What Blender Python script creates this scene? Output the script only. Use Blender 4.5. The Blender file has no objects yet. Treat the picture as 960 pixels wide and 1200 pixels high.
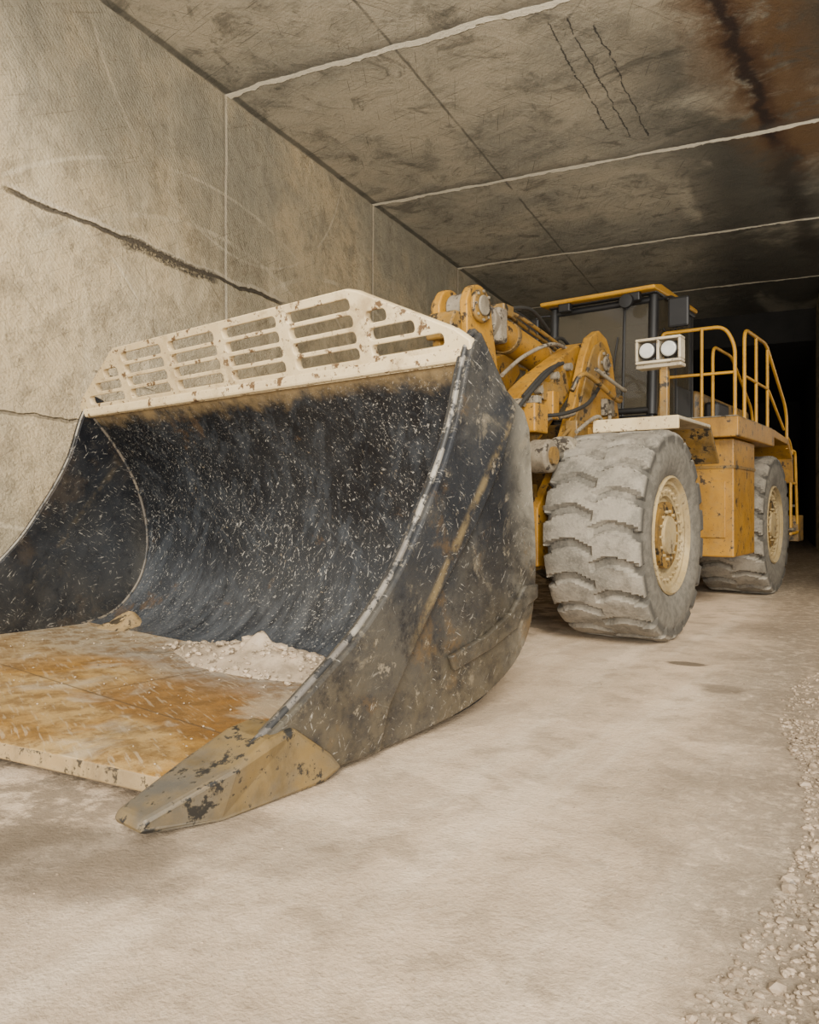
import bpy, bmesh, math, random
from mathutils import Matrix, Vector, noise
random.seed(7)
S=bpy.context.scene
R=math.radians
# ---------------------------------------------------------------- node helper
class G:
    def __init__(s,name):
        s.m=bpy.data.materials.new(name); s.m.use_nodes=True
        s.t=s.m.node_tree; s.b=s.t.nodes['Principled BSDF']; s.co=s.t.nodes.new('ShaderNodeTexCoord').outputs['Object']
        sp=s.t.nodes.new('ShaderNodeSeparateXYZ'); s.lk(s.co,sp.inputs[0]); s.x,s.y,s.z=sp.outputs
    def lk(s,a,b):
        if hasattr(a,'is_output'): s.t.links.new(a,b)
        else:
            if isinstance(a,(tuple,list)) and len(a)==3 and b.type=='RGBA': a=(*a,1)
            b.default_value=a
    def M(s,op,a,b=0,c=0):
        n=s.t.nodes.new('ShaderNodeMath'); n.operation=op
        s.lk(a,n.inputs[0]); s.lk(b,n.inputs[1]); s.lk(c,n.inputs[2]); return n.outputs[0]
    def map(s,scale=(1,1,1),rot=(0,0,0),loc=(0,0,0),v=None):
        src=v or s.co
        if any(rot):
            r=s.t.nodes.new('ShaderNodeMapping'); s.lk(src,r.inputs[0]); r.inputs['Rotation'].default_value=rot; src=r.outputs[0]
        n=s.t.nodes.new('ShaderNodeMapping'); s.lk(src,n.inputs[0]); n.inputs['Location'].default_value=loc
        n.inputs['Scale'].default_value=scale; return n.outputs[0]
    def noise(s,scale=1,v=None,det=5,rough=.6,dist=0):
        n=s.t.nodes.new('ShaderNodeTexNoise'); s.lk(v or s.co,n.inputs['Vector']); n.inputs['Scale'].default_value=scale
        n.inputs['Detail'].default_value=det; n.inputs['Roughness'].default_value=rough; n.inputs['Distortion'].default_value=dist
        return n.outputs['Fac']
    def rng(s,v,a,b,c=0,d=1,smooth=True):
        n=s.t.nodes.new('ShaderNodeMapRange'); n.interpolation_type='SMOOTHSTEP' if smooth else 'LINEAR'
        s.lk(v,n.inputs[0]); 
        for i,q in enumerate((a,b,c,d)): s.lk(q,n.inputs[i+1])
        return n.outputs[0]
    def mix(s,f,a,b,mode='MIX'):
        n=s.t.nodes.new('ShaderNodeMix'); n.data_type='RGBA'; n.blend_type=mode
        s.lk(f,n.inputs[0]); s.lk(a,n.inputs[6]); s.lk(b,n.inputs[7]); return n.outputs[2]
    def band(s,v,c,w,soft):
        d=s.M('ABSOLUTE',s.M('SUBTRACT',v,c)); return s.rng(d,w,w+soft,1,0)
    def spot(s,cx,cy,r,soft,sx=1,sy=1):
        wv=s.M('MULTIPLY',s.M('SUBTRACT',s.noise(4,det=7,rough=.7),.5),r*1.6)
        d=s.M('SQRT',s.M('ADD',s.M('POWER',s.M('MULTIPLY',s.M('SUBTRACT',s.x,cx),sx),2),s.M('POWER',s.M('MULTIPLY',s.M('SUBTRACT',s.y,cy),sy),2)))
        return s.rng(s.M('ADD',d,wv),r,r+soft,1,0)
    def mul(s,*a):
        r=a[0]
        for q in a[1:]: r=s.M('MULTIPLY',r,q)
        return r
    def fin(s,col,rough=.7,metal=0,bump=None,bs=.3,bd=.02):
        s.lk(col,s.b.inputs['Base Color']); s.lk(rough,s.b.inputs['Roughness']); s.lk(metal,s.b.inputs['Metallic'])
        if bump is not None:
            n=s.t.nodes.new('ShaderNodeBump'); n.inputs['Strength'].default_value=bs; n.inputs['Distance'].default_value=bd
            s.lk(bump,n.inputs['Height']); s.lk(n.outputs[0],s.b.inputs['Normal'])
        return s.m
# ---------------------------------------------------------------- materials
def mat_wall():
    g=G('quarry_stone_wall')
    n1=g.noise(.35,det=8); n2=g.noise(2.2,det=10,rough=.72); n3=g.noise(26,det=5,rough=.7)
    st=g.noise(1,v=g.map((1,2.2,.3)),det=7)
    c=g.mix(g.rng(n1,.40,.60),(.66,.52,.315),(.42,.36,.245))
    c=g.mix(g.rng(st,.48,.66),c,(.68,.56,.36))
    c=g.mix(g.mul(g.rng(n2,.46,.62),.65),c,(.27,.215,.135))
    c=g.mix(g.mul(g.rng(n3,.4,.62),.3),c,(.70,.59,.41))
    c=g.mix(g.mul(g.rng(g.noise(5,det=8,rough=.8),.58,.65),.6),c,(.16,.125,.075))
    c=g.mix(g.mul(g.rng(g.noise(.8,v=g.map((1,1,.6),loc=(2,8,1)),det=9,rough=.7,dist=1),.54,.64),.45),c,(.25,.22,.16))
    c=g.mix(g.mul(g.rng(g.z,4.6,7.0),g.rng(n1,.3,.55),.6),c,(.31,.295,.235))
    wob=g.M('MULTIPLY',g.M('SUBTRACT',g.noise(1.2,det=6),.5),.22)
    yy=g.M('ADD',g.M('SUBTRACT',g.y,9.56-48.5),g.M('MULTIPLY',wob,.3))
    md=g.M('MODULO',yy,4.85)
    j=g.M('MAXIMUM',g.rng(md,0.014,.04,1,0),g.rng(md,4.81,4.84))
    c=g.mix(g.mul(g.rng(md,4.74,4.84),.5),c,(.15,.12,.085))
    c=g.mix(g.mul(j,.8),c,(.84,.74,.55))
    for cy,cz,r,w in ((9.3,.2,5.3,.018),(9.3,.2,6.0,.008),(13.2,1.0,4.7,.02),(6.2,3.0,1.9,.006),(10,8.5,3.2,.006)):
        d=g.M('SQRT',g.M('ADD',g.M('POWER',g.M('SUBTRACT',g.y,cy),2),g.M('POWER',g.M('SUBTRACT',g.z,cz),2)))
        c=g.mix(g.mul(g.band(d,r,w,.03),g.rng(g.noise(.8),.4,.6),.5),c,(.80,.70,.5))
    for rt,th in ((.7,.64),(-.5,.65),(1.4,.65)):
        sc=g.noise(1,v=g.map((1,1.1,45),rot=(rt,0,0)),det=3)
        c=g.mix(g.mul(g.rng(sc,th,th+.02),.45),c,(.18,.145,.095))
    zz=g.M('ADD',g.z,wob)
    k1=g.mul(g.band(zz,4.87,.012,.025),g.rng(g.y,5.7,5.9),g.rng(g.y,10.9,11.3,1,0))
    k1b=g.mul(g.band(zz,4.84,.05,.06),g.rng(g.y,7.4,7.6),g.rng(g.y,9.2,9.5,1,0),g.rng(n3,.42,.55))
    k2=g.mul(g.band(zz,2.4,.008,.02),.6)
    k3=g.mul(g.band(g.M('ADD',g.z,g.M('MULTIPLY',g.y,.12)),3.9,.006,.015),g.rng(g.noise(.7),.45,.55),.5)
    k=g.M('MAXIMUM',g.M('MAXIMUM',k1,k1b),g.M('MAXIMUM',k2,k3))
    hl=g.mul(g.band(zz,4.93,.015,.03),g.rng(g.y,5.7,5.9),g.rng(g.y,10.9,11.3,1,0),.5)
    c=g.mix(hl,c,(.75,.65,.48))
    c=g.mix(g.mul(k,.9),c,(.05,.04,.03))
    saw=g.M('SINE',g.M('MULTIPLY',g.M('ADD',g.z,g.y),90))
    h=g.M('ADD',g.M('ADD',g.mul(n2,1.8),g.mul(n3,.4)),g.M('SUBTRACT',g.mul(saw,.03),g.mul(k,1.5)))
    return g.fin(c,.85,bump=h,bs=.9,bd=.06)
def mat_ceiling():
    g=G('quarry_stone_ceiling')
    n1=g.noise(.4,det=8); n2=g.noise(1.6,det=10,rough=.7,dist=.6); n3=g.noise(22,det=5,rough=.7)
    c=g.mix(g.rng(n1,.38,.62),(.52,.455,.335),(.33,.305,.24))
    c=g.mix(g.mul(g.rng(n2,.47,.68),.75),c,(.165,.155,.12))
    c=g.mix(g.mul(g.rng(n3,.4,.65),.25),c,(.62,.55,.42))
    smear=g.noise(1,v=g.map((.8,3,1),rot=(0,0,.5)),det=8,dist=1.2)
    c=g.mix(g.mul(g.rng(smear,.52,.66),.4),c,(.60,.535,.41))
    for rt,th in ((.3,.64),(-.9,.65),(1.2,.66)):
        sc=g.noise(1,v=g.map((1,40,1),rot=(0,0,rt)),det=3)
        c=g.mix(g.mul(g.rng(sc,th,th+.02),.6),c,(.08,.075,.06))
    c=g.mix(g.mul(g.rng(g.noise(.9,v=g.map(loc=(3,9,0)),det=9,rough=.7,dist=1.5),.55,.65),.6),c,(.085,.08,.065))
    wob=g.M('MULTIPLY',g.M('SUBTRACT',g.noise(.9,det=7),.5),.3)
    xr=g.M('ADD',g.x,g.M('MULTIPLY',wob,1.6))
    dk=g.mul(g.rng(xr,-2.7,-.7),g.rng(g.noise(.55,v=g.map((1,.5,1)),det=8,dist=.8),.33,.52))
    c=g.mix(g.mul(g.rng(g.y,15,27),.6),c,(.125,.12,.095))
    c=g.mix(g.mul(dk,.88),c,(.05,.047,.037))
    ww=g.M('MULTIPLY',g.M('SUBTRACT',g.noise(1.6,det=7),.5),.7)
    q=g.M('SUBTRACT',g.M('ADD',g.x,ww),g.M('MULTIPLY',g.M('SUBTRACT',g.y,11),.17))
    fade=g.rng(g.y,15.0,17.5,1,0)
    rb=g.mul(g.band(q,-.35,.25,.95),fade,g.rng(n2,.32,.52),.85)
    c=g.mix(rb,c,(.16,.085,.032))
    c=g.mix(g.mul(g.band(q,-.55,.06,.28),fade,g.rng(n2,.35,.5),.9),c,(.075,.034,.014))
    rust=g.mul(g.band(q,-.60,.02,.12),g.rng(g.y,9.5,10.5),g.rng(g.y,14.6,15.5,1,0))
    c=g.mix(g.mul(rust,.95),c,(.025,.012,.008))
    q2=g.mul(g.band(g.M('SUBTRACT',g.M('ADD',g.x,ww),g.M('MULTIPLY',g.M('SUBTRACT',g.y,15),.13)),.0,.05,.4),g.rng(g.y,14.8,16),g.rng(g.y,21,24,1,0),.8)
    c=g.mix(q2,c,(.035,.028,.02))
    for cx,y0,y1 in ((-2.62,9.9,13.2),(-2.36,9.9,13.6),(-2.08,10.2,13.7)):
        w2=g.M('MULTIPLY',g.M('SUBTRACT',g.noise(3.5,det=6,rough=.7),.5),.12)
        q=g.M('ADD',g.M('ADD',g.x,w2),g.M('ADD',g.M('MULTIPLY',g.M('SUBTRACT',g.y,11.5),-.05),g.M('MULTIPLY',wob,.9)))
        c=g.mix(g.mul(g.band(q,cx,.005,.012),g.rng(g.y,y0,y0+.1),g.rng(g.y,y1,y1+.1,1,0),g.rng(g.noise(4,det=4),.33,.48),.9),c,(.03,.03,.028))
    lj=g.band(g.M('ADD',g.x,g.M('MULTIPLY',wob,.3)),-4.78,.008,.025)
    c=g.mix(g.mul(lj,.7,g.rng(g.noise(1.3),.3,.5)),c,(.08,.075,.06))
    c=g.mix(g.mul(g.band(g.M('ADD',g.x,g.M('MULTIPLY',wob,.4)),-7.62,.04,.05),.7),c,(.06,.06,.05))
    yy=g.M('ADD',g.M('SUBTRACT',g.y,9.56-48.5),wob)
    md=g.M('MODULO',yy,4.85)
    jw=g.rng(g.noise(2.5),.35,.65,.03,.095)
    j=g.M('MAXIMUM',g.rng(g.M('SUBTRACT',md,jw),0.0,.02,1,0),g.rng(md,4.79,4.81))
    c=g.mix(g.mul(g.rng(md,4.45,4.85),.6),c,(.10,.092,.075))
    c=g.mix(j,c,(1,.92,.73))
    h=g.M('ADD',g.M('ADD',n2,g.mul(n3,.4)),g.mul(j,.5))
    return g.fin(c,.85,bump=h,bs=.9,bd=.07)
def mat_floor():
    g=G('dusty_concrete_floor')
    n1=g.noise(.5,det=9,rough=.65,dist=.4); n2=g.noise(3,det=10,rough=.72); n3=g.noise(60,det=3); n4=g.noise(14,det=6,rough=.75)
    tr=g.noise(1,v=g.map((2.2,.25,1),rot=(0,0,.15)),det=7)
    c=g.mix(g.rng(n1,.40,.60),(.62,.475,.325),(.47,.36,.245))
    c=g.mix(g.mul(g.rng(tr,.45,.65),.6),c,(.74,.605,.445))
    c=g.mix(g.mul(g.rng(n2,.48,.66),.45),c,(.33,.25,.165))
    c=g.mix(g.mul(g.rng(n4,.5,.66),.3),c,(.76,.64,.49))
    c=g.mix(g.mul(g.rng(n4,.58,.66),g.rng(n1,.45,.6),.6),c,(.16,.12,.08))
    c=g.mix(g.mul(g.rng(g.noise(1.1,v=g.map((1,.6,1),loc=(3,5,1)),det=9,rough=.7,dist=.8),.54,.62),.4),c,(.29,.22,.15))
    for xc in (-1.75,-1.05,.05):
        q=g.M('ADD',g.x,g.M('MULTIPLY',g.y,-.12))
        tm=g.band(q,xc,.20,.16)
        lug=g.rng(g.M('SINE',g.M('ADD',g.mul(n1,5.0),g.M('MULTIPLY',g.M('ADD',g.y,g.M('MULTIPLY',g.M('ABSOLUTE',g.M('SUBTRACT',q,xc)),.8)),22))),-.2,.4)
        c=g.mix(g.mul(tm,g.rng(n2,.38,.56),.22),c,(.32,.245,.165))
        c=g.mix(g.mul(tm,lug,g.rng(n2,.46,.6),.3),c,(.24,.185,.12))
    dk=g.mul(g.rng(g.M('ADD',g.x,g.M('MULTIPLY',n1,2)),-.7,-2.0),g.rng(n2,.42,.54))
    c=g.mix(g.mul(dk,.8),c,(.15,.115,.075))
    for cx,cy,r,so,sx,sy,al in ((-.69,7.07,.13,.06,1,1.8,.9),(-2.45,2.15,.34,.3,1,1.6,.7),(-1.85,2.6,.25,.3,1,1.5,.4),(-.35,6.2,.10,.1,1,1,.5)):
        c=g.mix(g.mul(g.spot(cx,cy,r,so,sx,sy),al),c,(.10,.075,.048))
    xr=g.M('ADD',g.x,g.M('MULTIPLY',n1,1.6))
    gr=g.mul(g.rng(xr,.2,1.0),g.rng(g.noise(9,det=8,rough=.8),.38,.56))
    c=g.mix(g.mul(gr,.8),c,(.20,.155,.105))
    c=g.mix(g.mul(g.rng(n3,.5,.7),.35),c,(.24,.18,.12))
    h=g.M('ADD',n2,g.M('ADD',g.mul(n3,.3),g.M('ADD',g.mul(n4,.6),g.mul(gr,1.6))))
    return g.fin(c,.9,bump=h,bs=.6,bd=.03)
def mat_dark():
    g=G('gallery_rock_painted_unlit'); n=g.noise(1.5,det=8)  # near-black colour stands in for the gallery being unlit
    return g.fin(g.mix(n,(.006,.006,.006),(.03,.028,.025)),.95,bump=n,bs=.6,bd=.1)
def mat_steel(name,side=False,rust=1.0):
    g=G(name)
    n1=g.noise(.9,det=8,rough=.65,dist=.5); n2=g.noise(5,det=8,rough=.7)
    c=g.mix(g.rng(n1,.35,.65),(.008,.009,.012),(.028,.031,.036))
    def fl(rot,sc,th,seed,al=1,col=(.50,.47,.41),lo=.42,hi=.62,soft=.03):
        nonlocal c
        a=g.noise(1,v=g.map(sc,rot=rot,loc=(seed,seed*.7,seed*.3)),det=5,rough=.72)
        clus=g.rng(g.noise(1.1,v=g.map(loc=(seed*2,0,seed)),det=5),lo,hi)
        c=g.mix(g.mul(g.rng(a,th,th+soft),clus,al),c,col)
    if side:
        dust=g.rng(g.M('ADD',g.z,g.M('MULTIPLY',n1,.8)),1.75,.5,0,.8*rust)
        c=g.mix(g.mul(dust,g.rng(n2,.25,.65)),c,(.12,.098,.062))
        c=g.mix(g.mul(g.rng(g.noise(1.6,v=g.map(loc=(2,7,3)),det=9,rough=.7),.46,.62),.45*rust),c,(.10,.092,.076))
        c=g.mix(g.mul(g.rng(g.y,2.55,2.98),g.rng(n1,.38,.55),.8*rust),c,(.32,.29,.225))
        c=g.mix(g.mul(g.rng(g.noise(1.3,v=g.map(loc=(4,4,4)),det=9,rough=.7),.54,.64),.6*rust),c,(.15,.09,.033))
        c=g.mix(g.mul(g.rng(g.noise(2.3,v=g.map(loc=(8,4,4)),det=9,rough=.75,dist=1),.56,.66),.5*rust),c,(.27,.23,.16))
        c=g.mix(g.mul(g.rng(g.noise(2.6,v=g.map(loc=(1,4,7)),det=10,rough=.8),.52,.64),.75),c,(.014,.014,.016))
        fl((.5,0,0),(1,9,60),.62,1,.6); fl((-.9,0,0),(1,7,50),.62,5,.6); fl((1.3,0,0),(1,10,45),.63,9,.55); fl((-.2,0,0),(1,8,50),.63,13,.5)
        c=g.mix(g.mul(g.rng(g.noise(7,v=g.map(loc=(3,4,7)),det=7,rough=.8),.60,.65),.45*rust),c,(.42,.36,.26))
        dg=g.M('ADD',g.M('SUBTRACT',g.z,g.M('MULTIPLY',g.y,1.3)),g.M('MULTIPLY',n2,.1))
        c=g.mix(g.mul(g.band(dg,-1.41,.01,.07),g.rng(g.y,1.5,1.7),g.rng(n2,.42,.6),.55*rust),c,(.30,.22,.10))
    else:
        for rt,th,sd,al in ((.9,.50,2,.22),(-.7,.52,6,.18),(1.4,.5,8,.2)):
            fl((0,rt,0),(1.6,4,8),th,sd,al,(.11,.13,.155),.35,.6,.12)
        W1=(.60,.58,.53)
        for rt,sx,th,sd,al in ((.9,9,.625,1,.85),(-1.0,10,.63,5,.8),(1.45,8,.625,9,.8),(.5,12,.63,14,.8),(-.3,10,.64,19,.7),(1.9,11,.63,33,.8)):
            fl((0,rt,0),(sx,40,50),th,sd,al,W1,.40,.58)
        fl((0,.75,0),(2.5,30,80),.65,23,.7,W1,.45,.6); fl((0,-.8,0),(2.2,30,80),.66,29,.7,W1,.45,.6)
        fl((0,0,0),(20,20,16),.64,3,.7,(.48,.40,.28),.48,.6)
        dust=g.mul(g.rng(g.M('ADD',g.z,g.M('MULTIPLY',n1,.5)),1.35,.3),g.rng(g.noise(1,v=g.map((6,1,1.8)),det=8,rough=.7),.3,.7))
        c=g.mix(g.mul(dust,.5),c,(.17,.185,.205))
        edge=g.rng(g.M('ADD',g.z,g.M('MULTIPLY',n2,.35)),2.32,2.5)
        c=g.mix(g.mul(edge,.9),c,(.36,.26,.13))
        c=g.mix(g.mul(g.rng(g.noise(1.7,v=g.map(loc=(4,2,4)),det=9,rough=.7),.60,.67),.5),c,(.13,.08,.04))
    return g.fin(c,g.rng(n2,.3,.7,.26,.5),.35,bump=n2,bs=.35,bd=.02)
def mat_bfloor():
    g=G('bucket_floor_worn_plate')
    n1=g.noise(.9,det=8,dist=.5); n2=g.noise(6,det=9,rough=.75); sc=g.noise(1,v=g.map((4,40,1),rot=(0,0,.3)),det=5)
    c=g.mix(g.rng(n1,.44,.58),(.34,.175,.03),(.43,.285,.11))
    c=g.mix(g.mul(g.rng(g.M('ADD',g.x,g.M('MULTIPLY',n1,.8)),-1.9,-1.3),g.rng(g.y,.5,.62),.8),c,(.22,.10,.018))
    c=g.mix(g.mul(g.rng(g.M('ADD',g.y,g.M('MULTIPLY',n1,.6)),1.45,1.9),.85),c,(.27,.245,.205))
    c=g.mix(g.mul(g.rng(g.M('ADD',g.x,g.M('MULTIPLY',n1,.8)),-2.4,-3.4),.6),c,(.37,.30,.19))
    c=g.mix(g.mul(g.rng(n2,.42,.60),.75),c,(.15,.08,.022))
    c=g.mix(g.mul(g.rng(sc,.57,.63),.4),c,(.52,.42,.28))
    c=g.mix(g.mul(g.rng(g.noise(1.4,v=g.map(loc=(7,1,0)),det=8,dist=.6),.55,.65),.5),c,(.50,.42,.30))
    c=g.mix(g.mul(g.rng(n1,.6,.7),.6),c,(.05,.04,.028))
    c=g.mix(g.mul(g.band(g.x,-2.0,.005,.012),g.rng(g.y,.7,.72),.6),c,(.07,.05,.03))
    c=g.mix(g.mul(g.band(g.y,.72,.01,.012),.8),c,(.07,.05,.03))
    return g.fin(c,.5,.1,bump=n2,bs=.7,bd=.02)
def paint(name,c1,c2,chip,amt=.62,dust=(.5,.45,.36),dz=0.35,rough=.5):
    g=G(name); n1=g.noise(1.6,det=8,dist=.4); n2=g.noise(7,det=9,rough=.72); n3=g.noise(28,det=4)
    c=g.mix(g.rng(n1,.38,.62),c1,c2)
    c=g.mix(g.mul(g.rng(n2,.42,.68),dz),c,dust)
    c=g.mix(g.mul(g.rng(g.noise(3.1,v=g.map((1,1,.5),loc=(5,5,5)),det=8,rough=.75),.50,.66),.7),c,tuple(.5*(a+b) for a,b in zip(chip,c2)))
    c=g.mix(g.rng(n2,amt,amt+.05),c,chip)
    c=g.mix(g.mul(g.rng(n3,.62,.66),.7),c,chip)
    return g.fin(c,rough,0,bump=n2,bs=.25,bd=.01)
def flat(name,col,rough=.5,metal=0,var=.3):
    g=G(name); n=g.noise(6,det=6); d=tuple(v*(1-var) for v in col)
    return g.fin(g.mix(g.rng(n,.35,.65),col,d),rough,metal)
def mat_tire():
    g=G('dusty_rubber'); n1=g.noise(1.7,det=8,dist=.4); n2=g.noise(9,det=8,rough=.7); n3=g.noise(40,det=4)
    c=g.mix(g.rng(n1,.38,.62),(.235,.21,.17),(.145,.132,.108))
    c=g.mix(g.mul(g.rng(n2,.46,.64),.5),c,(.06,.055,.047))
    c=g.mix(g.mul(g.rng(n3,.5,.65),.25),c,(.34,.30,.24))
    rr=g.M('SQRT',g.M('ADD',g.M('POWER',g.y,2),g.M('POWER',g.z,2)))
    c=g.mix(g.rng(rr,1.035,1.0,0,.85),c,(.04,.037,.031))
    c=g.mix(g.mul(g.rng(rr,.97,.9),.65),c,g.mix(g.rng(n2,.4,.6),(.185,.168,.137),(.115,.105,.086)))
    return g.fin(c,.9,0,bump=g.M('ADD',n2,g.mul(n3,.5)),bs=.6,bd=.02)
MW=mat_wall(); MC=mat_ceiling(); MF=mat_floor(); MD=mat_dark()
MSI=mat_steel('bucket_inner_scratched_steel'); MSO=mat_steel('bucket_side_scratched_steel',True); MSF=mat_steel('bucket_far_side_steel',True,.2); MBF=mat_bfloor()
CRM=paint('chipped_cream_paint',(.56,.44,.25),(.46,.345,.185),(.10,.055,.022),.555,dust=(.66,.56,.38),rough=.7)
YEL=paint('loader_yellow_paint',(.34,.165,.010),(.25,.12,.010),(.04,.025,.012),.57,dz=.3,dust=(.29,.205,.09))
YED=paint('dusty_yellow_paint',(.225,.12,.018),(.14,.08,.018),(.022,.017,.011),.53,dz=.55,dust=(.24,.185,.105))
YEO=paint('bright_yellow_paint',(.50,.25,.010),(.40,.20,.010),(.15,.08,.03),.68,dz=.15,dust=(.4,.28,.1))
EDG=paint('worn_edge_steel',(.32,.22,.10),(.22,.155,.08),(.04,.03,.018),.53,dz=.5,dust=(.40,.31,.18))
TIP=paint('worn_corner_steel',(.075,.069,.058),(.16,.105,.036),(.016,.015,.013),.55,dz=.4,dust=(.20,.155,.09))
RMS=paint('worn_rim_steel',(.26,.24,.20),(.10,.09,.08),(.02,.02,.02),.5,dz=.5,dust=(.40,.35,.27))
RMD=paint('dark_weld_steel',(.12,.10,.075),(.07,.06,.05),(.02,.02,.02),.5,dz=.5,dust=(.22,.175,.115))
DUS=paint('grease_dusty_metal',(.20,.17,.12),(.125,.10,.07),(.03,.023,.016),.54,dz=.6,rough=.8,dust=(.32,.28,.21))
WHT=paint('dusty_white_paint',(.46,.40,.29),(.33,.28,.19),(.11,.08,.045),.57,dust=(.5,.43,.32))
RIM=paint('dusty_rim_paint',(.34,.25,.115),(.26,.19,.085),(.10,.07,.035),.59,dz=.6,rough=.8,dust=(.36,.295,.19))
BLK=flat('black_paint',(.010,.010,.011),.5); RUB=flat('black_hose',(.018,.017,.015),.7); CHR=flat('steel_rod',(.5,.48,.44),.25,1)
INT=flat('cab_interior_trim',(.05,.045,.038),.8)
MT=mat_tire()
GRV=paint('limestone_gravel',(.44,.35,.25),(.31,.245,.17),(.16,.125,.085),.56,dust=(.52,.44,.33))
GR2=paint('floor_grit',(.38,.29,.20),(.25,.19,.13),(.12,.09,.06),.56,dust=(.46,.375,.27))
def glassm(name,c,al):
    g=G(name); g.fin(c,.05); g.b.inputs['Alpha'].default_value=al; return g.m
GLS=glassm('cab_glass_painted_reflection',(.085,.073,.052),.55)  # tan reflection on the panes is put into the glass colour
LENS=flat('lamp_lens',(.5,.5,.46),.1,0,.2)
# ---------------------------------------------------------------- geometry helpers
PAR=None; BASE=Matrix.Identity(4)
def add(name,me,mat,smooth=None,bev=0,M=None):
    o=bpy.data.objects.new(name,me); S.collection.objects.link(o)
    if mat and not me.materials: me.materials.append(mat)
    if smooth is not None: me.shade_smooth(); me.set_sharp_from_angle(angle=R(smooth))
    if bev:
        b=o.modifiers.new('bevel','BEVEL'); b.width=bev; b.segments=2; b.limit_method='ANGLE'
    if PAR: o.parent=PAR
    o.matrix_basis=(BASE@M) if M is not None else BASE.copy()
    return o
def pm(name,v,f,mat,**k):
    me=bpy.data.meshes.new(name); me.from_pydata(v,[],f); 
    bm=bmesh.new(); bm.from_mesh(me); bmesh.ops.recalc_face_normals(bm,faces=bm.faces); bm.to_mesh(me); bm.free()
    return add(name,me,mat,**k)
def box(name,x,y,z,mat,bev=.012,**k):
    v=[(a,b,c) for a in x for b in y for c in z]
    f=[(0,1,3,2),(4,6,7,5),(0,4,5,1),(2,3,7,6),(0,2,6,4),(1,5,7,3)]
    return pm(name,v,f,mat,bev=bev,**k)
def plate(name,prof,x0,x1,mat,bev=.01,**k):
    n=len(prof); v=[(x0,a,b) for a,b in prof]+[(x1,a,b) for a,b in prof]
    f=[tuple(range(n)),tuple(range(2*n-1,n-1,-1))]+[(i,(i+1)%n,n+(i+1)%n,n+i) for i in range(n)]
    return pm(name,v,f,mat,bev=bev,**k)
def cyl(name,p0,p1,r,mat,seg=28,r2=None,bev=0):
    p0=Vector(p0);p1=Vector(p1);d=(p1-p0);L=d.length;q=d.to_track_quat('Z','Y').to_matrix()
    r2=r if r2 is None else r2; v=[];f=[]
    for k,(h,rr) in enumerate(((0,r),(L,r2))):
        for i in range(seg):
            a=2*math.pi*i/seg; v.append(tuple(p0+q@Vector((rr*math.cos(a),rr*math.sin(a),h))))
    f=[tuple(range(seg)),tuple(range(2*seg-1,seg-1,-1))]+[(i,(i+1)%seg,seg+(i+1)%seg,seg+i) for i in range(seg)]
    return pm(name,v,f,mat,smooth=40,bev=bev)
def crom(pts,n=6):
    P=[Vector(p) for p in pts];Q=[]
    for i in range(len(P)-1):
        a=P[max(i-1,0)];b=P[i];c=P[i+1];d=P[min(i+2,len(P)-1)]
        for t in range(n):
            t/=n; Q.append(.5*((2*b)+(c-a)*t+(2*a-5*b+4*c-d)*t*t+(3*b-a-3*c+d)*t**3))
    Q.append(P[-1]); return [tuple(q) for q in Q]
def tube(name,pts,r,mat,smooth=False,rad=.12):
    P=[Vector(p) for p in pts]; Q=[]
    if smooth: Q=[Vector(q) for q in crom(pts,8)]
    else:
        Q=[P[0]]
        for i in range(1,len(P)-1):
            a=(P[i-1]-P[i]);b=(P[i+1]-P[i]);ra=min(rad,a.length*.45,b.length*.45)
            s=P[i]+a.normalized()*ra;e=P[i]+b.normalized()*ra
            for t in range(7):
                t/=6; Q.append(s*(1-t)**2+P[i]*2*t*(1-t)+e*t*t)
        Q.append(P[-1])
    # sweep a ring along the path (parallel transport)
    v=[];f=[];m=12;n=len(Q); nrm=None
    for i in range(n):
        t=(Q[min(i+1,n-1)]-Q[max(i-1,0)]).normalized()
        if nrm is None: nrm=t.orthogonal().normalized()
        else: nrm=(nrm-t*nrm.dot(t)).normalized()
        bn=t.cross(nrm)
        for j in range(m):
            a=2*math.pi*j/m; v.append(tuple(Q[i]+(nrm*math.cos(a)+bn*math.sin(a))*r))
    for i in range(n-1):
        for j in range(m): f.append((i*m+j,i*m+(j+1)%m,(i+1)*m+(j+1)%m,(i+1)*m+j))
    f+=[tuple(range(m)),tuple(range(n*m-1,(n-1)*m-1,-1))]
    return pm(name,v,f,mat,smooth=50)
def plate2d(name,splines,th,mat,M,bev=.008):
    cu=bpy.data.curves.new(name,'CURVE'); cu.dimensions='2D'; cu.fill_mode='BOTH'; cu.extrude=th/2; cu.bevel_depth=bev; cu.bevel_resolution=1; cu.offset=-bev
    for s in splines:
        sp=cu.splines.new('POLY'); sp.points.add(len(s)-1); sp.use_cyclic_u=True
        for i,q in enumerate(s): sp.points[i].co=(q[0],q[1],0,1)
    t=bpy.data.objects.new('t',cu); S.collection.objects.link(t)
    me=bpy.data.meshes.new_from_object(t.evaluated_get(bpy.context.evaluated_depsgraph_get())); bpy.data.objects.remove(t)
    me.name=name; me.materials.clear()
    return add(name,me,mat,M=M)
def rslot(x0,x1,y0,y1,r):
    o=[]
    for cx,cy,a0 in ((x1-r,y1-r,0),(x0+r,y1-r,90),(x0+r,y0+r,180),(x1-r,y0+r,270)):
        for k in range(5): a=R(a0+k*22.5); o.append((cx+r*math.cos(a),cy+r*math.sin(a)))
    return o
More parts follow.
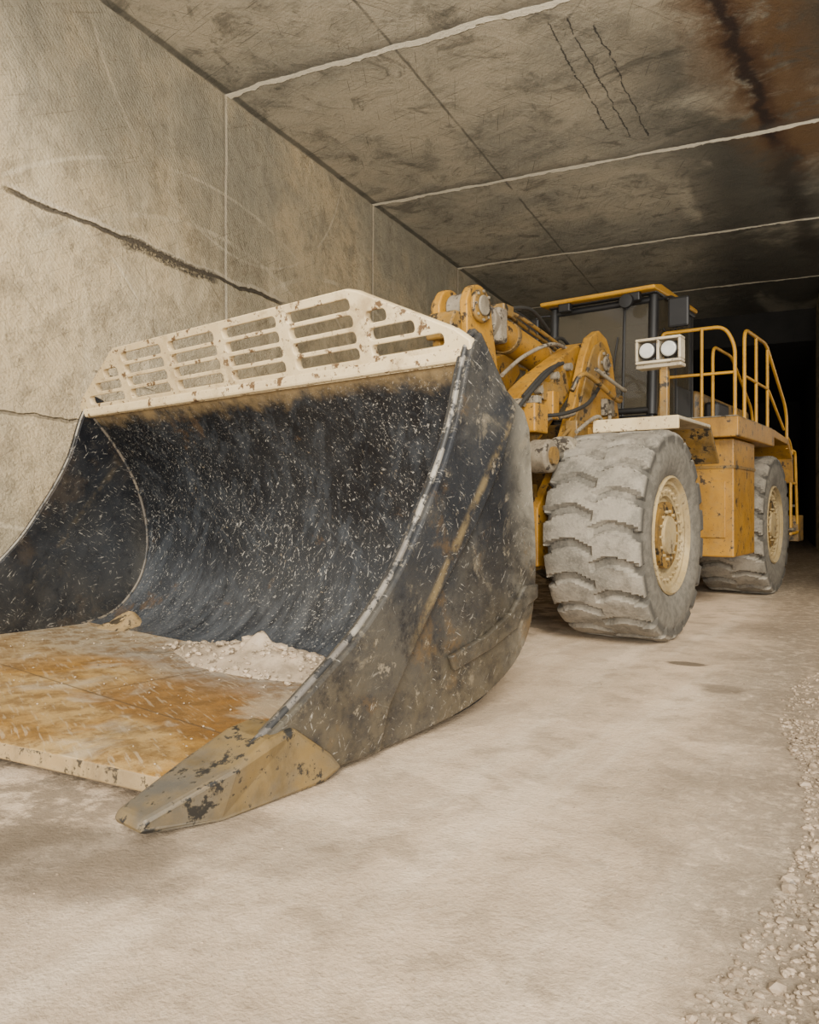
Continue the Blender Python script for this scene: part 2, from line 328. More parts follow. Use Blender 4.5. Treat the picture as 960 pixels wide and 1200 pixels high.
def lathe(name,prof,seg,mat,smooth=35):
    v=[];f=[];n=len(prof)
    for i in range(seg):
        a=2*math.pi*i/seg
        for x,r in prof: v.append((x,r*math.cos(a),r*math.sin(a)))
    for i in range(seg):
        j=(i+1)%seg
        for k in range(n-1): f.append((i*n+k,i*n+k+1,j*n+k+1,j*n+k))
    me=bpy.data.meshes.new(name); me.from_pydata(v,[],f)
    bm=bmesh.new(); bm.from_mesh(me); bmesh.ops.remove_doubles(bm,verts=bm.verts,dist=1e-4); bmesh.ops.recalc_face_normals(bm,faces=bm.faces); bm.to_mesh(me); bm.free()
    if mat: me.materials.append(mat)
    me.shade_smooth(); me.set_sharp_from_angle(angle=R(smooth))
    return me
# ---------------------------------------------------------------- room
H=7.75; XL=-7.7; XR=3.6
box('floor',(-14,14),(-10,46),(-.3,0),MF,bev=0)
box('wall_left',(XL-.6,XL),(1.5,28),(0,H),MW,bev=0)
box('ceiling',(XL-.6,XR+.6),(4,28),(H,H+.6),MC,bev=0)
box('wall_right',(XR,XR+.6),(9,24),(0,H),MW,bev=0)
box('wall_pier',(1.22,XR+.6),(24.0,28),(0,H),MW,bev=0)
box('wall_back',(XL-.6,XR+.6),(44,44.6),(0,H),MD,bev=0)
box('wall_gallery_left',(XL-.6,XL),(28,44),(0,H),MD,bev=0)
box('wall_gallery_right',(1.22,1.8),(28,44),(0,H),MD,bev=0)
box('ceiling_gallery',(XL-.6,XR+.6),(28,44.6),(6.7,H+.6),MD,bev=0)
# ---------------------------------------------------------------- loader
HM=R(10.6); O=Vector((-2.806,8.527,0))
PAR=bpy.data.objects.new('wheel_loader',None); S.collection.objects.link(PAR)
PAR.matrix_basis=Matrix.Translation(O)@Matrix.Rotation(-HM,4,'Z')
MM=PAR.matrix_basis.copy()
MB=Matrix.Translation((-2.303,2.449,0.02))@Matrix.Rotation(-R(14.6),4,'Z')
BASE=MM.inverted()@MB
W=4.9
arc=crom([(2.1,.135),(2.38,.19),(2.6,.33),(2.78,.57),(2.86,.88),(2.84,1.22),(2.72,1.6),(2.5,1.97),(2.17,2.36)],6)
inner=[(.62,.13),(1.2,.13),(1.8,.13)]+arc
outer=[]
for i,p in enumerate(inner):
    a=Vector(inner[max(i-1,0)]);b=Vector(inner[min(i+1,len(inner)-1)]);t=(b-a).normalized(); outer.append((p[0]+t.y*.09,p[1]-t.x*.09))
v=[];prof=inner+outer[::-1]; N=len(prof)
for X in (-.03,-W+.03): v+=[(X,a,b) for a,b in prof]
f=[(i,(i+1)%N,N+(i+1)%N,N+i) for i in range(N)]
sh=pm('bucket_shell',v,f,MSI,smooth=50); sh.data.materials.append(MBF)
for p in sh.data.polygons:
    c=p.center
    if c.y<2.2 and c.z>.1: p.material_index=1
front=[(.30,.16),(.55,.29),(.87,.49),(1.2,.72),(1.5,1.03),(1.72,1.355),(1.88,1.62),(2.01,1.90),(2.10,2.2),(2.17,2.38)]
front=crom(front,3)
side=front+[(2.26,2.50),(2.34,2.47),(2.64,2.14),(2.86,2.02),(2.93,1.9)]+crom([(2.97,1.5),(3.02,1.0),(2.98,.62),(2.86,.38),(2.6,.2),(2.2,.08),(1.6,.02),(1.0,0),(.25,0)],3)
plate('bucket_side_near',side,0,-.06,MSO,bev=.01)
plate('bucket_side_far',side,-W+.06,-W,MSF,bev=.01)
arm=front+[(2.26,2.47),(2.55,2.14),(2.68,2.02),(2.5,1.62),(2.2,1.22),(1.85,.85),(1.6,.55),(1.38,.25),(1.3,.02),(.3,.02)]
plate('bucket_side_armour_near',arm,.05,0,MSO,bev=.015)
plate('bucket_side_armour_far',arm,-W,-W-.05,MSF,bev=.015)
tube('bucket_side_rim_near',[(-.005,a-.003,b) for a,b in front],.020,RMS)
tube('bucket_side_rim_far',[(-W+.03,a-.003,b) for a,b in front],.012,RMS)
tube('bucket_inner_weld_far',[(-W+.06,a-.01,b) for a,b in arc],.016,RMD)
tube('bucket_inner_weld_near',[(-.06,a-.01,b) for a,b in arc],.014,RMD)
heel=[(1.95,.44),(2.35,.52),(2.65,.64),(2.82,.80),(2.99,.80),(2.99,.70),(2.86,.66),(2.72,.52),(2.4,.42),(2.0,.34)]
plate('bucket_heel_pad',heel,.0,.035,MSO,bev=.012)
tooth=[(-.13,.05),(-.1,.02),(.25,-.015),(.85,-.015),(.98,.03),(.9,.12),(.66,.30),(.5,.28),(.3,.2),(-.1,.085)]
for nm,xa,xb in (('corner_tooth_near',-.24,.085),('corner_tooth_far',-W-.085,-W+.24)):
    o=plate(nm,tooth,xa,xb,TIP,bev=.03)
    cx=(xa+xb)/2
    for q in o.data.vertices:
        if q.co.y<.2: q.co.x=cx+(q.co.x-cx)*(.62)
fr=[(.15,.20),(.3,.14),(.85,.02),(1.37,-.10),(2.0,-.25),(2.9,-.25),(3.53,-.10),(4.05,.02),(4.6,.14),(4.75,.20)]
v=[]
for T,u in fr:
    for y,z in ((.72,.14),(u+.16,.145),(u,.125),(u-.01,.045),(u+.05,.025),(.72,.03)): v.append((-T,y,z))
k=6; f=[]
for i in range(len(fr)-1):
    for j in range(k): f.append((i*k+j,i*k+(j+1)%k,(i+1)*k+(j+1)%k,(i+1)*k+j))
f+=[tuple(range(k)),tuple(range((len(fr)-1)*k+k-1,(len(fr)-1)*k-1,-1))]
ce=pm('cutting_edge',v,f,MBF,bev=.008); ce.data.materials.append(EDG)
for p in ce.data.polygons:
    if p.normal.z<.7: p.material_index=1
es=Vector((0,-.30,.954)).normalized(); ex=Vector((-1,0,0)); nn=ex.cross(es)
GM=Matrix((( ex.x,es.x,nn.x,0),(ex.y,es.y,nn.y,2.19),(ex.z,es.z,nn.z,2.33),(0,0,0,1)))
outl=[(-.04,-.06),(W+.04,-.06),(W+.04,.08),(W-.06,.16),(W-.80,.53),(W-.88,.56),(.92,.56),(.82,.53),(.06,.16),(-.04,.08)]
cols=[(.12+i*.785,.12+i*.785+.66) for i in range(6)]
slots=[]
for ci,(a,b) in enumerate(cols):
    for r in range(4):
        s0=.07+r*.115; s1=s0+.08; mn=(s1-.1)/.45*.86+.06; aa,bb=a,b
        aa=max(aa,mn); bb=min(bb,W-mn)
        if bb-aa>.12: slots.append(rslot(aa,bb,s0,s1,.03))
plate2d('spill_guard',[outl]+slots,.045,CRM,GM)
box('bucket_top_lip',(-W,0),(2.14,2.24),(2.27,2.36),CRM,bev=.02)
for x in (-1.45,-1.95,-2.75,-3.25):
    plate('hinge_bracket',[(2.75,.30),(2.88,.57),(2.93,.88),(2.91,1.22),(2.8,1.6),(2.62,1.92),(2.75,1.98),(3.05,1.5),(3.2,.85),(3.25,.6),(3.1,.35)],x-.04,x+.04,YED)
box('bucket_back_beam',(-W+.1,-.1),(2.62,2.78),(2.0,2.16),MSO,bev=.02)
_b=bmesh.new(); bmesh.ops.create_icosphere(_b,subdivisions=1,radius=1); _b.verts.index_update()
ICV=[v.co.copy() for v in _b.verts]; ICF=[tuple(v.index for v in f.verts) for f in _b.faces]; _b.free()
def rock_mesh(name,pts,mat):
    V=[];F=[]
    for (x,y,z,s) in pts:
        rx=Matrix.Rotation(random.random()*6,3,Vector((random.random()-.5,random.random()-.5,random.random()-.5)).normalized())
        sx,sy,sz=random.uniform(.7,1.3)*s,random.uniform(.6,1.1)*s,random.uniform(.45,.8)*s; b=len(V)
        for q in ICV:
            c=rx@(q*random.uniform(.75,1.15)); V.append((c.x*sx+x,c.y*sy+y,c.z*sz+z))
        F+=[(i+b,j+b,k+b) for i,j,k in ICF]
    me=bpy.data.meshes.new(name); me.from_pydata(V,[],F)
    return add(name,me,mat)
def heap(name,cx,cy,rx,ry,h,z0,mat):
    v=[];f=[];n=48;m=18
    for i in range(m+1):
        for j in range(n):
            a=2*math.pi*j/n;r=i/m; k=1+.25*noise.noise(Vector((math.cos(a)*1.5,math.sin(a)*1.5,cx)))
            x=cx+rx*r*math.cos(a)*k;y=cy+ry*r*math.sin(a)*k
            z=z0+h*(1-r)**1.1*(1+.8*noise.noise(Vector((x*7,y*7,1))))-.012*(r>.98)
            v.append((x,y,z))
    for i in range(m):
        for j in range(n): f.append((i*n+j,i*n+(j+1)%n,(i+1)*n+(j+1)%n,(i+1)*n+j))
    return pm(name,v,f,mat,smooth=60)
heap('rubble_heap',-1.85,2.08,1.1,.42,.18,.13,GRV)
heap('sand_heap',-4.35,2.35,.38,.3,.14,.13,EDG)
pts=[]
for i in range(320):
    a=random.random()*6.28;r=random.random()**.6
    x=-1.85+1.3*r*math.cos(a);y=2.05+.42*r*math.sin(a)
    pts.append((x,y,.14+.16*max(0,1-r)**1.1+max(0,(y-2.3))*.25,random.choice((.01,.014,.02,.032))))
pts+=[(-2.1,2.1,.28,.07),(-1.7,2.1,.27,.06),(-2.35,2.15,.22,.055),(-1.2,2.05,.2,.045)]
for i in range(160): pts.append((random.uniform(-4.6,-.3),random.uniform(.2,2.1),.142,random.uniform(.003,.010)))
rock_mesh('rubble_stones',pts,GRV)
# ---------------- machine body
BASE=Matrix.Identity(4)
def tire():
    halfp=[(-.075,.585),(-.05,.62),(-.02,.70),(.0,.80),(-.005,.87),(-.02,.93),(-.035,.97),(-.055,1.0),(-.09,1.02)]
    xs=[-.13-.37*i/9 for i in range(10)]
    half=halfp+[(x,1.03) for x in xs]
    prof=half+[(-1.0-x,r) for x,r in half[:-1][::-1]]
    NL=20;seg=NL*18; v=[];f=[];n=len(prof)
    for i in range(seg):
        th=i/seg
        for x,r in prof:
            s=-x; side=0 if s<.5 else 1; e=min(s,1-s)
            ph=(th*NL+side*.5+ .35*math.sin(e*5.5))%1
            lug = 1 if ph<.72 else 0
            h=0
            if r>.93: 
                fade=min(1,(r-.93)/.05); h=(.042 if lug else -.012)*fade
            rr=r+h; xx=x
            if r>.93 and r<1.025 and lug: xx=x+(.025 if s<.5 else -.025)*min(1,(r-.93)/.03)
            w=.009*noise.noise(Vector((x*5,math.cos(th*6.283)*8,math.sin(th*6.283)*8)))
            a=2*math.pi*th; v.append((xx,(rr+w)*math.cos(a),(rr+w)*math.sin(a)))
    for i in range(seg):
        j=(i+1)%seg
        for k in range(n-1): f.append((i*n+k,i*n+k+1,j*n+k+1,j*n+k))
    me=bpy.data.meshes.new('tire'); me.from_pydata(v,[],f); me.materials.append(MT)
    bm=bmesh.new(); bm.from_mesh(me); bmesh.ops.recalc_face_normals(bm,faces=bm.faces); bm.to_mesh(me); bm.free()
    me.shade_smooth(); me.set_sharp_from_angle(angle=R(32)); return me
TM=tire()
RMm=lathe('rim',[(-.12,.60),(-.045,.605),(-.03,.585),(-.05,.565),(-.075,.55),(-.08,.52),(-.11,.50),(-.115,.40),(-.15,.385),(-.15,.30),(-.10,.285),(-.095,.20),(-.06,.19),(-.055,.0)],64,RIM)
bm=bmesh.new()
for i in range(28):
    a=2*math.pi*i/28
    bmesh.ops.create_cone(bm,cap_ends=True,segments=6,radius1=.017,radius2=.017,depth=.04,matrix=Matrix.Translation((-.10,.455*math.cos(a),.455*math.sin(a)))@Matrix.Rotation(R(90),4,'Y'))
for i in range(14):
    a=2*math.pi*i/14
    bmesh.ops.create_cone(bm,cap_ends=True,segments=6,radius1=.016,radius2=.016,depth=.04,matrix=Matrix.Translation((-.085,.245*math.cos(a),.245*math.sin(a)))@Matrix.Rotation(R(90),4,'Y'))
BMm=bpy.data.meshes.new('bolts'); bm.to_mesh(BMm); bm.free(); BMm.materials.append(RIM)
RW=1.075
for nm,x,y,rot in (('front_left',1.95,0,3),('rear_left',1.95,5.13,50),('front_right',-1.95,0,11),('rear_right',-1.95,5.13,20)):
    Mx=Matrix.Translation((x,y,RW))@(Matrix.Rotation(math.pi,4,'Z') if x<0 else Matrix.Identity(4))@Matrix.Rotation(R(rot),4,'X')
    add('tire_'+nm,TM,None,M=Mx); add('rim_'+nm,RMm,None,M=Mx); add('rim_bolts_'+nm,BMm,None,M=Mx)
    s=1 if x>0 else -1
    cyl('hub_'+nm,(s*.75,y,RW),(s*1.86,y,RW),.34,YED)
for y,nm in ((0,'front'),(5.13,'rear')):
    cyl('axle_'+nm,(-1.2,y,RW),(1.2,y,RW),.24,YED); cyl('differential_'+nm,(-.38,y,RW),(.38,y,RW),.46,YED,bev=.06)
tower=[(-.75,.75),(-.75,1.35),(-.35,1.75),(.15,2.5),(.45,3.1),(.62,3.34),(.86,3.46),(1.1,3.4),(1.28,3.2),(1.6,2.2),(1.9,1.9),(1.95,.75)]
for x in (-.78,.68): plate('frame_tower',tower,x,x+.1,YEL,bev=.015)
tw2=[(-.2,1.85),(.22,2.48),(.52,3.06),(.66,3.24),(.86,3.33),(1.04,3.27),(1.0,3.05),(.8,2.9),(.62,2.6),(.3,2.0),(0,1.75)]
plate('tower_rib',tw2,.78,.81,YED,bev=.008)
box('front_frame_floor',(-.7,.7),(-.75,1.95),(.7,.95),YED); box('front_frame_nose',(-.7,.7),(-.85,-.6),(.75,1.6),YED)
box('front_frame_rear_wall',(-.7,.7),(1.6,1.75),(.95,2.2),YED)
for s in (-1,1):
    cyl('boom_pivot',(s*.66,.9,3.06),(s*.84,.9,3.06),.17,YED,bev=.02); cyl('boom_pivot_pin',(s*.84,.9,3.06),(s*.87,.9,3.06),.09,DUS,bev=.01)
    for i in range(6):
        a=i*math.pi/3; cyl('tower_bolt',(s*.84,.9+.13*math.cos(a),3.06+.13*math.sin(a)),(s*.86,.9+.13*math.cos(a),3.06+.13*math.sin(a)),.018,DUS,seg=6)
boom=crom([(1.12,3.1),(1.0,3.28),(.7,3.3),(.1,3.02),(-.7,2.60),(-1.5,1.95),(-2.1,1.25),(-2.5,.86),(-2.62,.6),(-2.55,.40),(-2.4,.36),(-2.05,.6),(-1.55,1.2),(-.9,1.75),(-.2,2.2),(.5,2.72),(.95,2.88)],3)[:-1]
for x in (-.62,.40): plate('boom_arm',boom,x,x+.22,YEL,bev=.02)
plate('boom_doubler',crom([(.2,2.92),(-.6,2.5),(-1.3,2.0),(-1.25,1.75),(-.8,1.9),(-.1,2.35),(.3,2.7)],2),.62,.65,YED,bev=.008)
box('boom_valve_block',(.62,.80),(-.85,-.55),(2.12,2.42),YEL,bev=.02); box('boom_valve_cap',(.66,.80),(-.8,-.7),(2.42,2.5),DUS)
box('boom_bracket',(.62,.76),(-.35,-.2),(2.30,2.60),YEL); box('boom_bracket',(.62,.72),(-1.15,-1.05),(2.06,2.36),YEL)
box('boom_side_cover',(.64,.69),(-.45,.05),(2.50,2.70),YED,bev=.01)
for y,z in ((-.9,2.42),(-.5,2.6),(-.1,2.8),(.25,2.95)): cyl('hose_clamp',(.6,y,z),(.70,y,z),.045,DUS,seg=12)
cyl('grease_fitting',(.645,-1.0,2.0),(.69,-1.0,2.0),.04,DUS,seg=10)
cyl('boom_cross_tube',(-.6,-1.35,1.75),(.6,-1.35,1.75),.27,YED)
for s in (-1,1):
    cyl('boom_boss',(s*.36,-1.25,1.95),(s*.68,-1.25,1.95),.2,YED,bev=.02)
    cyl('bucket_pin',(s*.3,-2.5,.58),(s*.75,-2.5,.58),.13,DUS,bev=.01)
lever=crom([(-1.56,3.36),(-1.47,3.51),(-1.28,3.55),(-1.12,3.43),(-1.05,3.15),(-.92,2.6),(-.95,2.1),(-1.3,1.7),(-1.75,1.25),(-2.0,1.0),(-2.2,1.1),(-2.17,1.35),(-1.9,1.8),(-1.62,2.4),(-1.55,2.9),(-1.56,3.36)],3)[:-1]
for x in (.02,.34): plate('tilt_lever',lever,x,x+.09,YEL,bev=.015)
for z,y in ((2.95,-1.28),(2.5,-1.25)): cyl('lever_spacer',(.05,y,z),(.4,y,z),.08,YED)
cyl('tilt_lever_pin',(-.06,-1.34,3.34),(.5,-1.34,3.34),.09,DUS,bev=.01)
for x0,x1 in ((.42,.48),(-.04,.03)):
    cyl('tilt_lever_boss',(x0,-1.34,3.34),(x1,-1.34,3.34),.165,YED,bev=.02)
cyl('tilt_pin_cap',(.48,-1.34,3.34),(.505,-1.34,3.34),.10,DUS,bev=.01)
for i in range(8):
    a=i*math.pi/4; cyl('lever_bolt',(.48,-1.34+.14*math.cos(a),3.34+.14*math.sin(a)),(.495,-1.34+.14*math.cos(a),3.34+.14*math.sin(a)),.014,DUS,seg=6)
cyl('tilt_lever_pivot',(-.06,-1.25,2.1),(.52,-1.25,2.1),.2,YED,bev=.02)
plate('tilt_link',[(-2.15,1.3),(-2.05,1.1),(-2.6,1.05),(-2.65,1.25)],.12,.34,YED)
plate('lever_stop',[(-1.58,3.0),(-1.58,3.25),(-1.68,3.25),(-1.76,3.12),(-1.72,2.98)],.06,.38,YED,bev=.02)
cx=.23
cyl('tilt_rod_eye',(cx-.1,-1.34,3.34),(cx+.1,-1.34,3.34),.15,DUS,bev=.02)
cyl('tilt_rod',(cx,-1.34,3.34),(cx,-.6,3.24),.07,CHR)
cyl('tilt_gland',(cx,-.98,3.29),(cx,-.76,3.26),.19,DUS,bev=.015); box('tilt_gland_block',(cx-.19,cx+.19),(-.9,-.72),(3.08,3.44),DUS,bev=.03)
cyl('tilt_cylinder',(cx,-.75,3.26),(cx,1.0,3.02),.165,YEL,bev=.015)
for yy,zz in ((-.45,3.22),(.35,3.108)): cyl('tilt_band',(cx,yy,zz),(cx,yy+.06,zz-.008),.18,YED)
cyl('tilt_cylinder_eye',(cx-.14,1.1,3.0),(cx+.14,1.1,3.0),.18,YED,bev=.02)
tube('tilt_hard_line',[(cx+.1,-.8,3.45),(cx+.1,-.3,3.46),(cx+.12,.2,3.38),(cx+.12,1.0,3.26)],.022,YED)
tube('tilt_hard_line',[(cx-.05,-.8,3.47),(cx-.05,-.3,3.50),(cx-.04,.2,3.42),(cx-.04,1.0,3.30)],.022,YED)
box('tilt_valve',(cx-.1,cx+.14),(-.72,-.5),(3.40,3.52),YED)
for s in (-1,1):
    x=s*.95
    cyl('lift_rod_eye',(x-.11,-1.0,1.86),(x+.11,-1.0,1.86),.165,DUS,bev=.03)
    cyl('lift_rod',(x,-1.0,1.86),(x,-.4,1.92),.075,CHR); cyl('lift_gland',(x,-.62,1.9),(x,-.42,1.92),.18,DUS,bev=.02)
    cyl('lift_cylinder',(x,-.42,1.92),(x,1.3,2.05),.15,YEL,bev=.02)
    cyl('lift_pin',(s*.5,-1.0,1.86),(s*1.09,-1.0,1.86),.09,YED)
    cyl('lift_band',(x,.1,1.96),(x,.18,1.966),.17,YED)
HOS=[((.42,.9,2.9),(.75,.3,2.45),(.72,-.4,2.3)),((.3,.5,3.45),(.35,-.1,3.58),(.28,-.7,3.45)),((.1,1.3,3.3),(.0,.4,3.65),(.15,-.6,3.5)),((.9,.9,2.5),(1.0,.5,2.2),(.95,-.2,2.1)),((-.3,1.2,3.2),(-.35,.2,3.5),(-.3,-.8,3.1)),
 ((.66,.0,2.95),(.72,-.5,2.72),(.71,-1.0,2.38),(.68,-1.3,2.05)),((.95,.6,2.05),(1.05,.2,2.35),(1.0,-.3,2.15)),((.1,1.8,3.3),(.15,1.2,3.5),(.2,.6,3.3)),((.66,.1,2.97),(.69,-.4,2.8),(.69,-.9,2.48)),
 ((.5,.8,3.2),(.5,.2,3.22),(.45,-.4,3.0),(.5,-1.0,2.7)),((.84,.7,2.75),(.9,.2,2.5),(.84,-.3,2.35),(.74,-.7,2.3))]
for i,h in enumerate(HOS): tube('hydraulic_hose',list(h),.022,RUB if i%3 else DUS,smooth=True)
tube('front_hard_line',[(.88,1.3,2.7),(.98,.9,2.62),(.93,.1,2.82),(.86,-.1,2.62)],.028,YED,smooth=True)
tube('front_hard_line',[(.88,1.4,2.82),(1.02,1.0,2.75),(.97,.3,2.9)],.022,DUS,smooth=True)
tube('front_hard_line',[(.82,1.3,2.5),(.86,.6,2.35),(.84,.0,2.25),(.8,-.4,2.0)],.022,YED,smooth=True)
box('frame_junction_block',(.78,.92),(-.1,.2),(2.1,2.3),YED); box('frame_step',(.78,1.0),(-.65,-.2),(1.32,1.38),DUS)
box('grease_block',(.78,.86),(.9,1.15),(2.45,2.65),DUS)
for s in (-1,1):
    a,b=sorted((s*1.0,s*1.93))
    box('front_fender_top',(a,b),(.15,1.35),(2.27,2.31),WHT); box('front_fender_lip',(a,b),(.13,.17),(2.17,2.31),CRM)
    box('front_fender_bracket',tuple(sorted((s*.76,s*1.1))),(.25,1.1),(2.05,2.25),YEL)
    plate('front_fender_back',[(1.35,2.31),(1.75,1.9),(1.72,1.87),(1.32,2.26)],a,b,YED)
    px=s*1.72
    box('lamp_post',(px-.045,px+.045),(.3,.38),(2.3,2.9),YED); box('lamp_bracket',(px-.28,px+.2),(.25,.42),(2.84,2.88),WHT)
    tube('lamp_brace',[(px-.1,.45,2.31),(px-.02,.36,2.75)],.015,YED)
    for z0,z1 in ((2.88,2.91),(3.12,3.15)): box('lamp_frame_bar',(px-.27,px+.21),(.2,.36),(z0,z1),WHT,bev=.01)
    for xx in (px-.27,px-.045,px+.18): box('lamp_frame_upright',(xx,xx+.03),(.2,.36),(2.91,3.12),WHT,bev=.01)
    for dx in (-.145,.085):
        cyl('work_lamp_body',(px+dx,.2,3.015),(px+dx,.36,3.015),.098,BLK,bev=.02,r2=.06)
        cyl('work_lamp_lens',(px+dx,.185,3.015),(px+dx,.21,3.015),.08,LENS,bev=.02)
box('rear_frame',(-.6,.6),(1.7,7.6),(.8,1.45),YED,bev=.03); cyl('hitch',(0,1.85,.6),(0,1.85,2.3),.25,YED)
for s in (-1,1):
    a,b=sorted((s*1.12,s*1.88))
    box('side_tank',(a,b),(2.66,3.85),(.70,2.25),YEL,bev=.02); box('side_tank_inner',tuple(sorted((s*.6,s*1.12))),(2.9,3.8),(.9,2.3),YED)
    box('side_tank_panel',(a+.1,b-.1),(2.64,2.67),(.95,1.7),YEL,bev=.01); box('side_tank_band',(a-.01,b+.01),(2.65,3.86),(1.86,1.9),YED,bev=0)
    a,b=sorted((s*.95,s*1.97))
    box('deck',(a,b),(2.5,4.75),(2.26,2.52),YEL,bev=.015)
    box('deck_tread',(a+.02,b-.02),(2.5,4.7),(2.52,2.535),DUS,bev=0)
    plate('rear_fender',[(4.75,2.52),(5.9,2.45),(6.25,2.2),(6.35,1.75),(6.28,1.75),(6.18,2.15),(5.86,2.36),(4.75,2.40)],a,b,YEL)
    e=s*1.93
    tube('handrail_front',[(s*.98,2.56,2.5),(s*.98,2.56,3.62),(s*1.0,2.56,3.70),(s*1.78,2.6,3.70),(s*1.9,2.62,3.45),(s*1.9,2.62,2.5)],.024,YEO,rad=.15)
    tube('handrail_front_mid',[(s*.98,2.56,3.1),(s*1.9,2.62,3.1)],.02,YEO)
    tube('handrail_front_post',[(s*1.5,2.56,2.5),(s*1.5,2.57,3.70)],.02,YEO)
    tube('handrail_side',[(e,3.0,2.5),(e,3.0,3.72),(e,4.35,3.75),(e,5.8,3.0),(e,5.95,2.8),(e,5.95,2.3)],.024,YEO,rad=.18)
    tube('handrail_side_mid',[(e,3.0,3.1),(e,4.5,3.1),(e,5.7,2.6)],.02,YEO)
    for y in (3.7,4.45): tube('handrail_side_post',[(e,y,2.5),(e,y,3.72)],.022,YEO)
    tube('handrail_inner',[(s*1.45,3.3,2.5),(s*1.45,3.3,3.6),(s*1.45,4.35,3.62),(s*1.45,5.7,2.95),(s*1.45,5.85,2.4)],.022,YEO,rad=.18)
    for yy,zz in ((6.45,2.15),(6.55,1.75),(6.65,1.35),(6.75,.95)): box('rear_step',tuple(sorted((s*1.5,s*1.92))),(yy-.12,yy+.12),(zz,zz+.04),DUS,bev=0)
    tube('handrail_rear',[(e,6.3,1.0),(e,6.3,2.3),(e,6.7,2.3),(e,6.95,.9),(e,6.3,.9)],.024,YEO,rad=.1)
    tube('handrail_rear_mid',[(e,6.3,1.75),(e,6.8,1.75)],.02,YEO)
    tube('handrail_rear_drop',[(e,5.95,2.5),(e,6.2,2.45),(e,6.45,2.25)],.022,YEO)
    box('rear_bumper_wing',tuple(sorted((s*1.2,s*1.95))),(6.9,7.4),(.75,1.2),YED)
box('engine_hood',(-.98,.98),(4.3,7.7),(1.4,3.15),YED,bev=.06); box('hood_grille',(-.8,.8),(7.68,7.74),(1.6,2.9),BLK)
box('counterweight',(-1.6,1.6),(6.9,7.9),(.75,1.5),YED,bev=.08)
box('air_cleaner',(.98,1.2),(4.6,5.3),(2.53,3.0),BLK,bev=.05)
cyl('exhaust_stack',(-.4,5.2,3.1),(-.4,5.2,3.9),.09,BLK)
# cab
cx0,cx1,cy0,cy1,cz0,cz1=-.55,.92,2.38,4.05,2.5,4.22
box('cab_base',(cx0,cx1),(cy0+.02,cy1),(2.0,2.66),BLK,bev=.03); box('cab_cowl',(cx0-.1,cx1+.05),(1.95,2.5),(2.0,2.5),YED,bev=.04)
def slab(name,p,mat,t=.02):
    P=[Vector(q) for q in p]; nrm=(P[1]-P[0]).cross(P[2]-P[0]).normalized()*t
    n=len(P); v=[tuple(q) for q in P]+[tuple(q+nrm) for q in P]
    return pm(name,v,[tuple(range(n)),tuple(range(2*n-1,n-1,-1))]+[(i,(i+1)%n,n+(i+1)%n,n+i) for i in range(n)],mat,bev=0)
slab('windshield',[(cx0+.05,cy0,2.6),(cx1-.05,cy0,2.6),(cx1-.05,cy0+.1,cz1),(cx0+.05,cy0+.1,cz1)],GLS)
slab('cab_side_glass',[(cx1,cy0+.05,2.6),(cx1,cy1,2.6),(cx1,cy1,cz1),(cx1,cy0+.12,cz1)],GLS)
slab('cab_side_glass',[(cx0,cy0+.05,2.6),(cx0,cy1,2.6),(cx0,cy1,cz1),(cx0,cy0+.12,cz1)],GLS)
box('cab_rear_wall',(cx0,cx1),(cy1-.04,cy1),(2.6,3.1),INT); box('cab_rear_glass',(cx0,cx1),(cy1-.03,cy1-.01),(3.1,cz1),GLS,bev=0)
for x in (cx0,cx1-.02):
    tube('cab_pillar_front',[(x,cy0,2.6),(x,cy0+.1,cz1)],.07,BLK); tube('cab_pillar_mid',[(x,3.3,2.6),(x,3.3,cz1)],.055,BLK); tube('cab_pillar_rear',[(x,cy1,2.6),(x,cy1,cz1)],.07,BLK)
box('cab_door_panel',(cx1,cx1+.03),(3.35,4.0),(2.62,3.1),BLK,bev=.01)
tube('windshield_divider',[(.5,cy0-.01,2.6),(.5,cy0+.09,cz1)],.022,BLK)
tube('windshield_sill',[(cx0,cy0-.01,2.66),(cx1,cy0-.01,2.66)],.045,BLK); tube('windshield_header',[(cx0,cy0+.09,4.16),(cx1,cy0+.09,4.16)],.05,BLK)
tube('wiper',[(.3,cy0-.04,2.75),(.42,cy0+.03,3.7)],.012,BLK)
tube('cab_grab_rail',[(cx1+.04,cy0+.3,2.7),(cx1+.1,cy0+.3,2.8),(cx1+.1,cy0+.3,3.7),(cx1+.04,cy0+.3,3.8)],.015,BLK)
box('cab_roof',(cx0-.06,cx1+.06),(cy0-.02,cy1+.1),(cz1,cz1+.1),BLK,bev=.03)
roof=[(2.2,4.29),(2.22,4.24),(2.3,4.24),(4.2,4.3),(4.2,4.36),(2.5,4.36)]
plate('cab_roof_visor',roof,cx0-.12,cx1+.08,YEO,bev=.02)
for x in (-.3,.7): box('roof_lamp',(x-.09,x+.09),(2.22,2.34),(4.12,4.24),BLK,bev=.02)
box('seat_base',(.0,.5),(3.1,3.6),(2.7,3.05),INT,bev=.06); box('seat_back',(.0,.5),(3.5,3.68),(3.0,3.85),INT,bev=.06); box('headrest',(.12,.38),(3.52,3.64),(3.86,4.02),INT,bev=.04)
tube('steering_column',[(.25,2.6,2.7),(.25,2.85,3.2)],.04,BLK)
tube('steering_wheel',[(.25+.18*math.cos(a*.5236),2.87+.09*math.sin(a*.5236),3.22+.15*math.sin(a*.5236)) for a in range(13)],.016,BLK,smooth=True)
for s,x in ((1,cx1),(-1,cx0)):
    tube('mirror_arm',[(x,cy0+.1,4.15),(x+s*.3,cy0+.0,4.15),(x+s*.33,cy0+.0,3.75)],.015,BLK)
    box('side_mirror',tuple(sorted((x+s*.2,x+s*.48))),(cy0-.04,cy0+.02),(3.72,4.12),BLK,bev=.03)
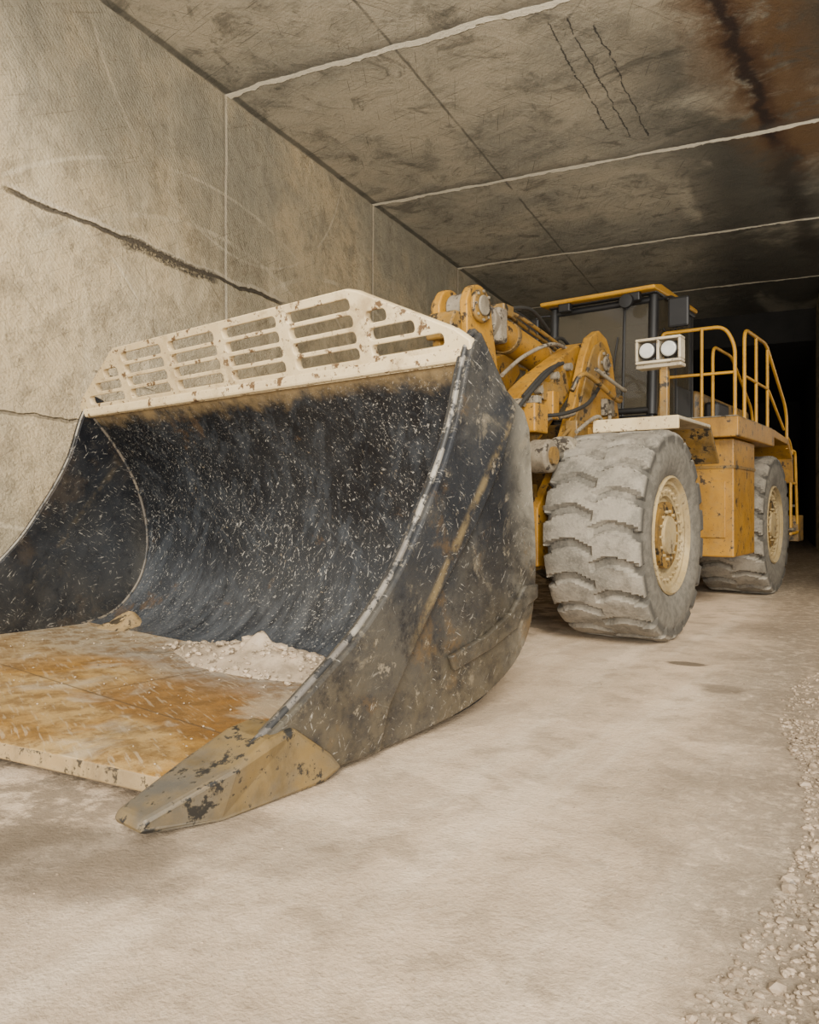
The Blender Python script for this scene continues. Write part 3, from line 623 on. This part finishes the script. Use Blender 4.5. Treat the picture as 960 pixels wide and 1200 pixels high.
me=lathe('spot_mirror',[(0,0),(0,.1),(-.04,.09),(-.05,0)],24,BLK); add('spot_mirror',me,None,M=Matrix.Translation((.62,2.2,4.12))@Matrix.Rotation(R(90),4,'Z'))
# ---------------------------------------------------------------- gravel
PAR=None
pts=[]
while len(pts)<7500:
    y=random.uniform(1.2,11) if random.random()<.5 else random.uniform(1.2,5.5); x=-.4+abs(random.gauss(0,.55))*1.3+.1*y-.15*math.sin(y*1.3)
    if x>3.2: continue
    s=random.choice((.004,.006,.008,.011,.015)) if random.random()<.97 else random.uniform(.018,.03)
    pts.append((x,y,s*.3,s))
for i in range(500):
    s=random.uniform(.002,.007); pts.append((random.uniform(-3,.3),random.uniform(1.3,8),s*.3,s))
rock_mesh('loose_gravel',pts,GR2)
# ---------------------------------------------------------------- light
w=bpy.data.worlds.new('overcast_sky'); S.world=w; w.use_nodes=True
bg=w.node_tree.nodes['Background']; bg.inputs[0].default_value=(1,.97,.91,1); bg.inputs[1].default_value=1.1
L=bpy.data.lights.new('soft_sun','SUN'); L.energy=5.2; L.angle=R(26); L.color=(1,.91,.77)
lo=bpy.data.objects.new('soft_sun',L); S.collection.objects.link(lo)
d=Vector((-.42,.80,-.60)); lo.rotation_euler=d.to_track_quat('-Z','Y').to_euler(); lo.location=(4,-8,9)
def area(name,loc,tgt,sx,sy,e,col,spread=180):
    L=bpy.data.lights.new(name,'AREA'); L.shape='RECTANGLE'; L.size=sx; L.size_y=sy; L.energy=e; L.color=col; L.spread=R(spread)
    o=bpy.data.objects.new(name,L); S.collection.objects.link(o); o.location=loc
    o.rotation_euler=(Vector(tgt)-Vector(loc)).to_track_quat('-Z','Y').to_euler()
area('mouth_ceiling_fill',(1,-4,2.2),(-4,11,8.5),5,2.5,950,(1,.94,.84),105)  # added fill outside the mouth, unseen, aimed up to brighten the ceiling
area('tunnel_ceiling_fill',(3.2,15,3.0),(-1.5,17,7.7),1.5,1.5,120,(1,.94,.84))  # added unseen fill, lifts the rear part of the ceiling
# ---------------------------------------------------------------- camera
c=bpy.data.cameras.new('camera'); c.sensor_fit='HORIZONTAL'; c.sensor_width=36; c.lens=900/960*36; c.shift_y=-8/960; c.clip_end=200
co=bpy.data.objects.new('camera',c); S.collection.objects.link(co); co.location=(0,0,1.38); co.rotation_euler=(R(90),0,R(25.4)); S.camera=co
